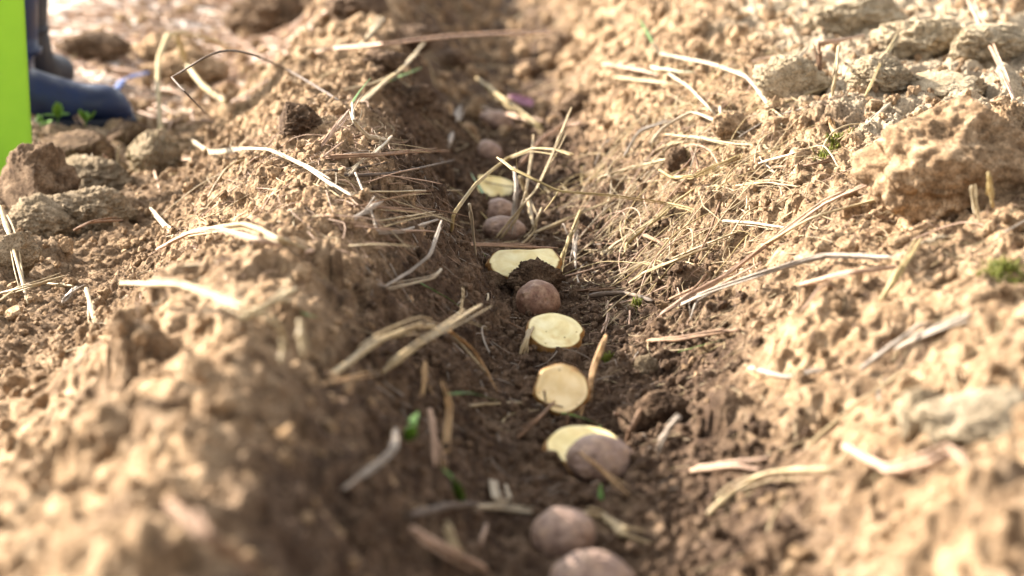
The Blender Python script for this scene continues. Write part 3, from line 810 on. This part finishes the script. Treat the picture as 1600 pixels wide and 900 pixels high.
S('straw', [(1310,72,.05),(1306,110,.03),(1300,150,.003)], 7, 'pale straw standing right of the upright dark twig')
S('white', [(1235,108,.004),(1262,74,.025)], 10, 'pale stub left of the upright dark twig')
S('white', [(1250,95,.02),(1270,125,.003)], 7, 'short white straw crossing the pale stub')
S('straw', [(1200,105,.01),(1222,112,.006)], 10, 'short bright straw end on the far right bank')
S('yellow', [(1352,150,.006),(1375,100,.03),(1402,52,.04)], 5, 'thin yellow stem leaning on the pale clay')
S('white', [(1355,195,.004),(1392,160,.010)], 8, 'short white flat straw at the foot of the clay')
S('orange', [(1308,215,.002),(1300,195,.014),(1296,184,.02)], 9, 'brown stub rising from a mossy spot')
sp = empty('dry_sprout', G(1040, 88, .03)); tag(sp, 'long pale dry sprout with a green tip on the right bank', 'sprout')
o = S('green', [(1022,70,.05),(1008,45,.065),(1000,32,.07),(987,26,.07)], 6, None, parent=sp, name='green_tip'); child_of_shoot(o, sp)
o = S('white', [(1020,68,.05),(1032,84,.035),(1060,90,.03),(1110,100,.02),(1165,120,.015),(1190,150,.008),(1222,195,.004)], 7, None, parent=sp, name='stem', hairs=16); child_of_shoot(o, sp)
S('palegreen', [(1018,104,.012),(1050,110,.014),(1085,113,.008)], 13, 'pale mint green leaf piece under the long dry sprout')
S('white', [(1045,115,.010),(1075,135,.020),(1100,160,.02),(1125,187,.006)], 6, 'pale straw slanting down below the mint green leaf')
S('white', [(1125,167,.02),(1128,195,.012),(1134,220,.004)], 7, 'short upright white straw on the right bank')
S('straw', [(960,120,.006),(1010,126,.02),(1065,133,.01)], 6, 'level straw left of the mint green leaf')
S('pink', [(940,100,.01),(1000,110,.02),(1030,118,.01)], 6, 'blurred pinkish straw end above the level straw')
S('straw', [(935,278,.004),(985,262,.014),(1060,245,.014),(1085,235,.006)], 7, 'pale straw rising from the furrow up the right bank')
S('straw', [(1040,210,.01),(1090,215,.018),(1150,225,.012),(1200,228,.006)], 7, 'straight pale straw on the upper right bank')
S('white', [(1000,245,.006),(1035,200,.02),(1080,175,.02),(1120,190,.02),(1160,210,.006)], 5, 'curved pale blade looping over the right bank')
S('grey', [(975,245,.006),(1000,205,.015),(1050,188,.01)], 5, 'curved grey blade beside the looping pale one')
S('straw', [(1000,250,.006),(1040,228,.014),(1075,220,.006)], 6, 'short curved straw under the looping blade')
S('yellow', [(1030,265,.008),(1050,277,.016),(1085,275,.02),(1120,258,.015),(1160,240,.008)], 6, 'curved yellow blade tip beside the round brown clod')
S('twig', [(1078,228,.02),(1088,250,.012),(1092,276,.004)], 5, 'small wiry brown stem by the round brown clod')
S('yellow', [(975,404,.003),(980,380,.010),(1005,358,.016),(1030,340,.014),(1060,312,.01),(1085,295,.006)], 6, 'curved yellow leaf scrap low on the right bank')
S('straw', [(940,398,.003),(975,372,.012),(1020,345,.012),(1055,310,.01)], 7, 'pale blade left of the curved yellow leaf scrap')
S('straw', [(950,425,.003),(970,400,.008),(1000,375,.008)], 6, 'lower pale blade fanning from the right bank')
S('straw', [(980,445,.003),(1010,425,.010),(1060,405,.014),(1110,385,.006)], 8, 'straw along the foot of the right bank')
S('straw', [(1010,425,.003),(1060,400,.010),(1120,375,.012),(1160,360,.004)], 7, 'second straw along the foot of the right bank, above the first')
S('twig', [(1005,368,.006),(1025,375,.012),(1047,388,.004)], 9, 'stubby brown twig among the right bank straws')
S('white', [(1130,345,.006),(1180,349,.012),(1245,358,.006)], 7, 'bright white straw on the middle right bank')
S('pink', [(1130,425,.004),(1170,420,.004),(1182,455,.003)], 4, 'thin curled pink root on the right bank')
S('straw', [(1190,385,.01),(1270,340,.02),(1380,310,.02),(1500,290,.01)], 7, 'long thin straw slanting up to the big tan clod')
S('straw', [(1395,335,.01),(1450,310,.02),(1530,285,.02)], 8, 'pale straw leading to the foot of the big tan clod')
S('straw', [(1518,290,.04),(1530,345,.01)], 10, 'blurred pale stalk standing in front of the big tan clod')
S('yellow', [(1545,270,.05),(1552,325,.01)], 10, 'blurred yellow stalk standing beside the pale stalk')
S('pink', [(1250,445,.006),(1330,425,.018),(1400,418,.01)], 11, 'blurred pinkish stalk below the long grey stalk')
S('grey', [(1170,575,.006),(1230,590,.010),(1290,575,.006)], 7, 'blurred pale root on the lit edge of the right bank')
S('orange', [(1165,575,.004),(1220,610,.006)], 8, 'blurred flat pale straw by the lit edge')
S('straw', [(1150,290,.006),(1200,285,.012),(1250,292,.006)], 6, 'pale straw above the bright white one')
S('twig', [(1200,262,.004),(1260,258,.008),(1300,252,.004)], 5, 'wavy brown twig near the mossy stub')
S('white', [(1185,255,.006),(1240,240,.010),(1290,222,.004)], 5, 'fine white root left of the mossy stub')
S('twig', [(265,785,.020),(330,840,.040),(400,892,.042)], 24, 'very blurred thick root at the near left')
S('pink', [(640,825,.02),(700,860,.02),(760,890,.01)], 18, 'very blurred tan root left of the nearest potatoes')
S('orange', [(440,680,.015),(455,665,.02)], 18, 'very blurred pale flake on the dark near left slope')
S('straw', [(700,820,.015),(720,880,.01)], 14, 'blurred straw among shade left of the nearest potatoes')
# far furrow
S('yellow', [(745,122,.06),(780,150,.04),(830,185,.03),(850,205,.006)], 8, 'blurred pale stalk leaning over the purple leaf')
S('pink', [(755,170,.01),(790,178,.02),(820,187,.02),(850,190,.01)], 8, 'blurred tan root in front of the far potatoes')
S('pink', [(810,260,.01),(850,215,.03),(880,198,.03),(910,192,.01)], 8, 'blurred pinkish stalk rising from furrow to right bank')
S('grey', [(700,230,.004),(720,165,.02)], 8, 'blurred grey stalk in the far furrow')

# ------------------------------------------------------------------ scattered loose straws, each its own object
def lay(x, y, ang, L, r, curv, arch, n=10):
    pts = []; a = ang
    for i in range(n):
        pts.append((x, y)); x += math.cos(a)*L/(n-1); y += math.sin(a)*L/(n-1); a += curv/(n-1)
    pts = np.array(pts); g = ground(pts[:, 0], pts[:, 1])
    line = np.linspace(g[0], g[-1], n); t = np.linspace(0, 1, n)
    sm = np.convolve(np.pad(g, 2, mode='edge'), np.ones(5)/5, 'valid')
    z = .55*sm + .45*line + arch*np.sin(t*math.pi)
    z += max(0, np.percentile(g - z, 65)) + r
    return np.column_stack([pts, z])
zones = [  # x0,x1,y0,y1,count,where
 (.08, .36, 2.45, 3.6, 110, 'on the right bank'),
 (.00, .14, 2.75, 3.7, 22, 'at the foot of the right bank'),
 (-.36, -.14, 2.2, 3.4, 34, 'on the left ridge'),
 (-.14, .10, 2.0, 3.6, 20, 'on the furrow floor'),
 (.15, .5, 1.6, 2.4, 20, 'on the near right bank'),
 (.30, .75, 3.0, 4.4, 16, 'on the far right bank'),
 (-.9, -.3, 3.3, 5.2, 20, 'in the far left field'),
]
words = {'straw': 'pale dry straw', 'pink': 'pinkish root', 'yellow': 'yellow straw', 'twig': 'thin brown twig', 'grey': 'grey stalk'}
cnt = 0
for (x0, x1, y0, y1, nn, where) in zones:
    for _ in range(nn):
        cnt += 1
        kind = random.choices(['straw', 'pink', 'yellow', 'twig', 'grey'], [7, 3, 3, 1, 1])[0]
        x = random.uniform(x0, x1); y = random.uniform(y0, y1)
        L = random.uniform(.035, .15); r = random.uniform(.0006, .0015)*(1.25 if kind == 'straw' else .8)
        ang = random.gauss(.9 if x > .1 else (2.6 if x < -.12 else 1.4), .7); curv = random.gauss(0, .7)
        path = lay(x, y, ang, L, r, curv, random.choice([0, 0, .004, .012]))
        v, f = stem_mesh(catmull(path, 3), r, kind, 1000+cnt, node=False)
        o = link_mesh(NAMES[kind], v-pad6(path[0]), f, MS[kind]); o.location = path[0]
        size = 'short' if L < .075 else 'long'
        bend = 'curved' if abs(curv) > .55 else 'straight'
        tag(o, f'{size} {bend} {words[kind]} lying loose {where}', CATS[kind], f'{size} {bend} {words[kind]}s loose {where}')

for i_ in range(130):      # long thin curved blades tangled over the right bank
    cnt += 1
    kind = random.choices(['straw', 'yellow', 'pink', 'white'], [6, 3, 2, 1])[0]
    x = random.gauss(.17, .06); y = random.uniform(2.6, 3.5)
    L = random.uniform(.07, .19); r = random.uniform(.0004, .0011); curv = random.choice([-1, 1])*random.uniform(.5, 2.2)
    path = lay(x, y, random.gauss(1.0, .7), L, r, curv, random.uniform(.004, .034), 14)
    v, f = stem_mesh(catmull(path, 3), r, kind, 3000+cnt, node=False)
    o = link_mesh(NAMES[kind], v-pad6(path[0]), f, MS[kind]); o.location = path[0]
    wd = {'straw': 'pale', 'yellow': 'yellow', 'pink': 'pinkish', 'white': 'whitish'}[kind]
    tag(o, f'thin bowed {wd} blade tangled over the right bank', CATS[kind], f'thin bowed {wd} blades tangled over the right bank')
for i_ in range(26):      # stalks sticking level out of the left ridge over the furrow
    cnt += 1
    kind = random.choices(['straw', 'twig', 'pink', 'grey', 'dark'], [3, 3, 3, 2, 1])[0]
    c = G(random.uniform(500, 610), random.uniform(215, 385), .001)
    L = random.uniform(.03, .11); a = random.gauss(.05, .75); r = random.uniform(.0004, .0011); t = np.linspace(0, 1, 8)
    b1, b2 = random.gauss(0, .012), random.gauss(.004, .012)
    path = np.column_stack([c[0]+np.cos(a)*L*t, c[1]+np.sin(a)*L*t+b1*t*t, c[2]+b2*t-.01*t*t])
    path[:, 2] = np.maximum(path[:, 2], ground(path[:, 0], path[:, 1])+r)
    v, f = stem_mesh(path, r, kind, 4000+cnt, node=False)
    o = link_mesh(NAMES[kind], v-pad6(path[0]), f, MS[kind]); o.location = path[0]
    wd = {'straw': 'pale', 'twig': 'brown', 'pink': 'pinkish', 'grey': 'grey', 'dark': 'dark'}[kind]
    tag(o, f'thin {wd} stalk sticking out of the left ridge over the furrow', CATS[kind], f'thin {wd} stalks sticking out of the left ridge')

def litter(name, n, zonelist, m, Lr, rr, curv, label, sides=4, npts=6, cat='litter', wild=0.0, arch=.004, angb=None):
    Vs, Fs, off = [], [], 0
    for i in range(n):
        x0, x1, y0, y1 = zonelist[i % len(zonelist)]
        x = random.uniform(x0, x1); y = random.uniform(y0, y1); r = random.uniform(*rr)
        a = random.uniform(0, 6.28) if angb is None else random.gauss(angb, .8)
        p = lay(x, y, a, random.uniform(*Lr), r, random.gauss(0, curv), random.random()**3*arch, npts)
        if wild: p = p + rng.normal(size=p.shape)*wild*np.array([1, 1, .7])
        v, f = tube(p, np.linspace(r, r*.5, npts), .8, sides)
        q = [t for t in f if len(t) == 4 and max(t)-min(t) < sides*2]
        q = np.array(f[:(npts-1)*sides])
        Vs.append(v); Fs.append(q+off); off += len(v)
    o = link_mesh(name, np.concatenate(Vs), np.concatenate(Fs), m)
    tag(o, label, cat, kind='stuff')
BANKS = [(.08,.42,2.3,3.6), (.10,.36,2.5,3.3), (-.40,-.15,2.0,3.4), (.15,.6,1.5,2.5)]
litter('straw_litter', 1500, BANKS+[(.08,.34,2.45,3.5)], MS['straw'], (.015,.075), (.0003,.0010), 1.1, 'countless short straw bits mixed into both banks')
litter('root_fibres', 3800, BANKS+[(-.16,.14,2.0,3.4)], MS['pink'], (.008,.035), (.00018,.00045), 2.5, 'fine pinkish root fibres over the whole soil', wild=.0012, arch=.010)
litter('ridge_roots', 260, [(-.36,-.12,2.2,3.3)], MS['pink'], (.03,.09), (.0004,.0009), 2.0, 'thin roots matted over the left ridge', wild=.001, arch=.014)
litter('furrow_litter', 420, [(-.14,.14,1.9,3.6)], MS['grey'], (.008,.04), (.0003,.0009), 1.0, 'small grey stem bits on the furrow floor')
litter('bleached_litter', 1500, [(-3.2,-.5,4.0,9.0), (-1.6,-.42,3.9,7.0), (-1.0,-.35,4.4,6.5)], MS['pink'], (.04,.16), (.002,.006), .6, 'bleached dry stalks covering the far left field', arch=.02)
litter('far_litter', 350, [(-.3,.5,3.6,6.5)], MS['straw'], (.03,.12), (.0008,.002), .8, 'blurred straws over the far furrow and banks', arch=.02)

# ------------------------------------------------------------------ moss spots, weeds, purple leaf
def leaf_mesh(L, W, curl, n=8):
    V, F = [], []
    for i in range(n+1):
        t = i/n; w = W*math.sin(math.pi*min(1, t*.92+.06))**.8
        for k, s in enumerate((-1, -.5, 0, .5, 1)):
            V.append((t*L, s*w, curl*t*t*L + abs(s)*w*.25))
    for i in range(n):
        for k in range(4): F.append((i*5+k, i*5+k+1, (i+1)*5+k+1, (i+1)*5+k))
    return np.array(V), F
def weed(px, py, n, size, label, group=None):
    c = G(px, py, .0); e = empty('weed_seedling', c); tag(e, label, 'weed', group)
    st = tube(np.array([(0,0,0), (0,0,size*.3), (.001,0,size*.6)]), np.array([.0012]*3), 1, 6)
    link_mesh('stem', st[0], st[1], MS['green'], e)
    for k in range(n):
        v, f = leaf_mesh(size*random.uniform(.7, 1.1), size*.28, random.uniform(-.3, .5))
        o = link_mesh('leaf', v, f, MS['green'], e)
        md = o.modifiers.new('thickness', 'SOLIDIFY'); md.thickness = .0005
        o.location = (0, 0, size*random.uniform(.3, .6)); o.rotation_euler = (random.uniform(-.3,.3), -random.uniform(.1, .9), k*6.28/n+random.uniform(-.4,.4))
weed(90, 198, 4, .028, 'green seedling with rounded leaves in front of the boot heel')
weed(134, 201, 3, .023, 'green seedling in front of the boot toe')
weed(64, 203, 3, .021, 'green seedling beside the lime green board')
def moss(px, py, w, label, n=130, m='moss'):
    c = G(px, py, .0); Vs, Fs, off = [], [], 0
    for _ in range(n):
        x, y = rng.normal(size=2)*w/2; L = random.uniform(.003, .009)
        x += c[0]; y += c[1]; z = float(ground(x, y)) - .001
        a = rng.normal(size=2)*.5
        p = np.array([(x, y, z), (x+a[0]*L*.4, y+a[1]*L*.4, z+L*.6), (x+a[0]*L, y+a[1]*L, z+L)])
        v, f = tube(p, np.array([.0009, .0008, .0002]), .5, 4)
        Vs.append(v); Fs += [tuple(i+off for i in q) for q in f]; off += len(v)
    o = link_mesh('moss_tuft', np.concatenate(Vs)-pad6(c), Fs, MS[m]); o.location = c
    tag(o, label, 'moss')
moss(1306, 226, .016, 'yellow green moss round the brown stub on the right bank')
moss(1568, 424, .024, 'blurred moss patch at the right edge of the photo', 260)
moss(950, 566, .005, 'tiny moss spot on the furrow floor right of the dented cut half', 60)
moss(993, 480, .008, 'tiny moss spot near the dark rotten stem', 50)
moss(1285, 245, .010, 'small moss spot below the mossy stub', 50)

m, nt, b = mat('purple_leaf'); b.inputs['Base Color'].default_value = (.20,.045,.11,1); b.inputs['Roughness'].default_value = .4
n_ = noise_node(nt, N(nt, 'ShaderNodeTexCoord').outputs['Object'], 90, 4)
nt.links.new(ramp(nt, n_.outputs[0], [(.3, (.07,.015,.035)), (.7, (.20,.08,.13))]).outputs[0], b.inputs['Base Color'])
v, f = leaf_mesh(.062, .011, .12)
o = link_mesh('purple_leaf', v, f, m); md = o.modifiers.new('thickness', 'SOLIDIFY'); md.thickness = .0007
o.location = G(795, 150, .03); o.rotation_euler = (R(30), R(22), R(-12)); tag(o, 'curled purple leaf in the far furrow', 'leaf')

# ------------------------------------------------------------------ rubber boots
def rubber(name, c, rough):
    m, nt, b = mat(name)
    tc = N(nt, 'ShaderNodeTexCoord').outputs['Object']
    n = noise_node(nt, tc, 25, 6, .7); n2 = noise_node(nt, tc, 180, 4, .6)
    r = ramp(nt, n.outputs[0], [(.42, c), (.68, tuple(x*1.8 + (.003 if c[2] > .02 else 0) for x in c))])
    nt.links.new(r.outputs[0], b.inputs['Base Color'])
    b.inputs['Specular IOR Level'].default_value = .3
    rr = ramp(nt, n.outputs[0], [(.4, (rough,)*3), (.65, (.8,)*3)]); nt.links.new(rr.outputs[0], b.inputs['Roughness'])
    bp = N(nt, 'ShaderNodeBump'); bp.inputs['Strength'].default_value = .15; bp.inputs['Distance'].default_value = .001
    nt.links.new(n2.outputs[0], bp.inputs['Height']); nt.links.new(bp.outputs[0], b.inputs['Normal'])
    return m
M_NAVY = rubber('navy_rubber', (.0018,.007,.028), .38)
M_NAVYSHADE = rubber('shaded_navy_rubber', (.0008,.0016,.006), .6)  # same navy rubber with the rear boot's shade put into the colour
M_SOLE = rubber('dark_sole', (.004,.006,.013), .6)
def boot(loc, yaw, label, rub=None):
    rub = rub or M_NAVY
    # local frame: heel at x=0, toe at x=.27, z up
    e = empty('rubber_boot', loc, (0, 0, yaw)); e.scale = (1.08, 1.1, 1.05); tag(e, label, 'boot')
    # centre line from toe to ankle and up the shaft, each ring: (cx, cz, half width, half height/len, tilt)
    rings = []
    for t in np.linspace(0, 1, 14)**1.3:      # foot from the toe back to the instep; rings stand in the yz plane
        x = .272 - .150*t
        hgt = .012 + .050*math.sin(min(1, t*3.2)*math.pi/2)**.55 + .040*max(0, t-.45)**1.3*1.4
        wid = .010 + .038*math.sin(min(1, t*2.2)*math.pi/2)**.6
        rings.append((x, .012+hgt/2, wid, hgt/2, 0.0))
    for a in np.linspace(.15, 1, 7):      # turn at the ankle
        th = a*math.pi/2
        cx_ = .100 - .030*math.sin(th)*1.0; 
        rings.append((.118-.045*a, .062+.060*a, .046-.002*a, .052+.006*a-.0*a, th))
    for t in np.linspace(.15, 1, 8):
        rings.append((.073-.004*t, .122+.20*t, .044+.016*t, .058+.012*t, math.pi/2))
    n = 28; V = []
    for (x, z, w, h, th) in rings:
        for k in range(n):
            q = 2*math.pi*k/n; cy_, sz = math.cos(q), math.sin(q)
            sq = 1.0 if th > .5 else 1.0
            yy = w*math.copysign(abs(cy_)**.85, cy_); dd = h*math.copysign(abs(sz)**.85, sz)
            V.append((x + dd*math.sin(th), yy, z + dd*math.cos(th)))
    F = []
    for i in range(len(rings)-1):
        for k in range(n):
            k2 = (k+1) % n; F.append((i*n+k, i*n+k2, (i+1)*n+k2, (i+1)*n+k))
    F.append(tuple(range(n)))
    up = link_mesh('upper', V, F, rub, e)
    # heel block of the upper
    # sole with heel
    out = []
    for t in np.linspace(0, 2*math.pi, 48, endpoint=False):
        c_, s_ = math.cos(t), math.sin(t)
        x = .138 + .140*math.copysign(abs(c_)**.8, c_)
        w = .034 + .016*max(0, math.cos((x-.21)/.09)) - .004*(x < .1)
        out.append((x, w*math.copysign(abs(s_)**.7, s_)))
    V = []; zs = [(0, .96), (.012, 1.0), (.020, 1.0), (.024, .96)]
    for z, s in zs:
        for (x, y) in out: V.append(((x-.138)*s+.138, y*s, z + (0.006 if z == 0 and .09 < x < .16 else 0)))
    F = []; k_ = len(out)
    for i in range(3):
        for k in range(k_): F.append((i*k_+k, i*k_+(k+1) % k_, (i+1)*k_+(k+1) % k_, (i+1)*k_+k))
    F.append(tuple(range(k_))[::-1]); F.append(tuple(range(3*k_, 4*k_)))
    link_mesh('sole', V, F, M_SOLE, e, smooth=False)
    # rim band at the top of the shaft and an ankle band
    for (x, z, w, h, nm) in ((.069, .318, .062, .072, 'top_band'), (.074, .128, .0465, .0605, 'ankle_band')):
        V = []; segs = [(-.006, 0), (-.005, .0025), (.005, .0025), (.006, 0)]
        for dz, dr in segs:
            for k in range(n):
                q = 2*math.pi*k/n; V.append((x + (h+dr)*math.sin(q), (w+dr)*math.cos(q), z+dz))
        F = []
        for i in range(3):
            for k in range(n): F.append((i*n+k, i*n+(k+1) % n, (i+1)*n+(k+1) % n, (i+1)*n+k))
        link_mesh(nm, V, F, rub, e)
    return e
# the toe tip of the near boot stands at photo pixel (208, 172)
toe = G(213, 186, .012)
by = 0.10
boot((toe[0]-.297*math.cos(by), toe[1]-.297*math.sin(by)-.0, toe[2]-.02), by, 'navy rubber boot pointing right, its shaft hidden by the green board')
boot((toe[0]-.238, toe[1]+.10, toe[2]-.005), 1.45, 'navy boot with painted shade standing behind the first boot', M_NAVYSHADE)
bm_, bnt, bb = mat('blue_cord'); bb.inputs['Base Color'].default_value = (.04,.07,.20,1); bb.inputs['Roughness'].default_value = .6
p3 = catmull(path3([(182,140,.010),(192,126,.018),(212,118,.022),(236,113,.014)]), 6)
v, f = tube(p3, np.full(len(p3), .007), .3, 8); o = link_mesh('blue_cord', v-pad6(p3[0]), f, bm_); o.location = p3[0]
tag(o, 'short scrap of blue cord lying past the boot toe', 'cord')

# ------------------------------------------------------------------ lime green board (thin translucent plastic sheet standing in the hollow)
m, nt, b = mat('lime_plastic')
tc = N(nt, 'ShaderNodeTexCoord').outputs['Object']
n_ = noise_node(nt, tc, 14, 4)
rc = ramp(nt, n_.outputs[0], [(.3, (.25,.42,.008)), (.7, (.29,.46,.012))])
n5 = noise_node(nt, tc, 38, 6, .75); dr5 = ramp(nt, n5.outputs[0], [(.60, (0,0,0)), (.74, (.45,.45,.45))])
lc = mixc(nt, dr5.outputs[0], rc.outputs[0], (.22,.20,.06))
nt.links.new(lc, b.inputs['Base Color']); b.inputs['Roughness'].default_value = .45
tr = N(nt, 'ShaderNodeBsdfTranslucent'); nt.links.new(rc.outputs[0], tr.inputs[0])
mx = N(nt, 'ShaderNodeMixShader'); mx.inputs[0].default_value = .45
nt.links.new(b.outputs[0], mx.inputs[1]); nt.links.new(tr.outputs[0], mx.inputs[2]); nt.links.new(mx.outputs[0], nt.nodes['Material Output'].inputs[0])
DB = 3.36
top_r = P(34, -60, DB); bot_r = P(54, 300, DB)
w_ = .34
corners = [bot_r - np.array([w_, 0, .0]), bot_r, top_r, top_r - np.array([w_, 0, 0])]
bm = bmesh.new()
vs = [bm.verts.new(Vector(c - bot_r)) for c in corners]
bm.faces.new(vs)
r_ = bmesh.ops.extrude_face_region(bm, geom=bm.faces[:])
bmesh.ops.translate(bm, verts=[x for x in r_['geom'] if isinstance(x, bmesh.types.BMVert)], vec=(0, .004, 0))
bmesh.ops.recalc_face_normals(bm, faces=bm.faces)
bmesh.ops.bevel(bm, geom=[e_ for e_ in bm.edges], offset=.0012, segments=2, affect='EDGES')
me = bpy.data.meshes.new('green_board'); bm.to_mesh(me); bm.free(); me.materials.append(m)
o = bpy.data.objects.new('green_board', me); COL.objects.link(o); o.location = bot_r
tag(o, 'bright lime green plastic board standing in front of the boot', 'board')
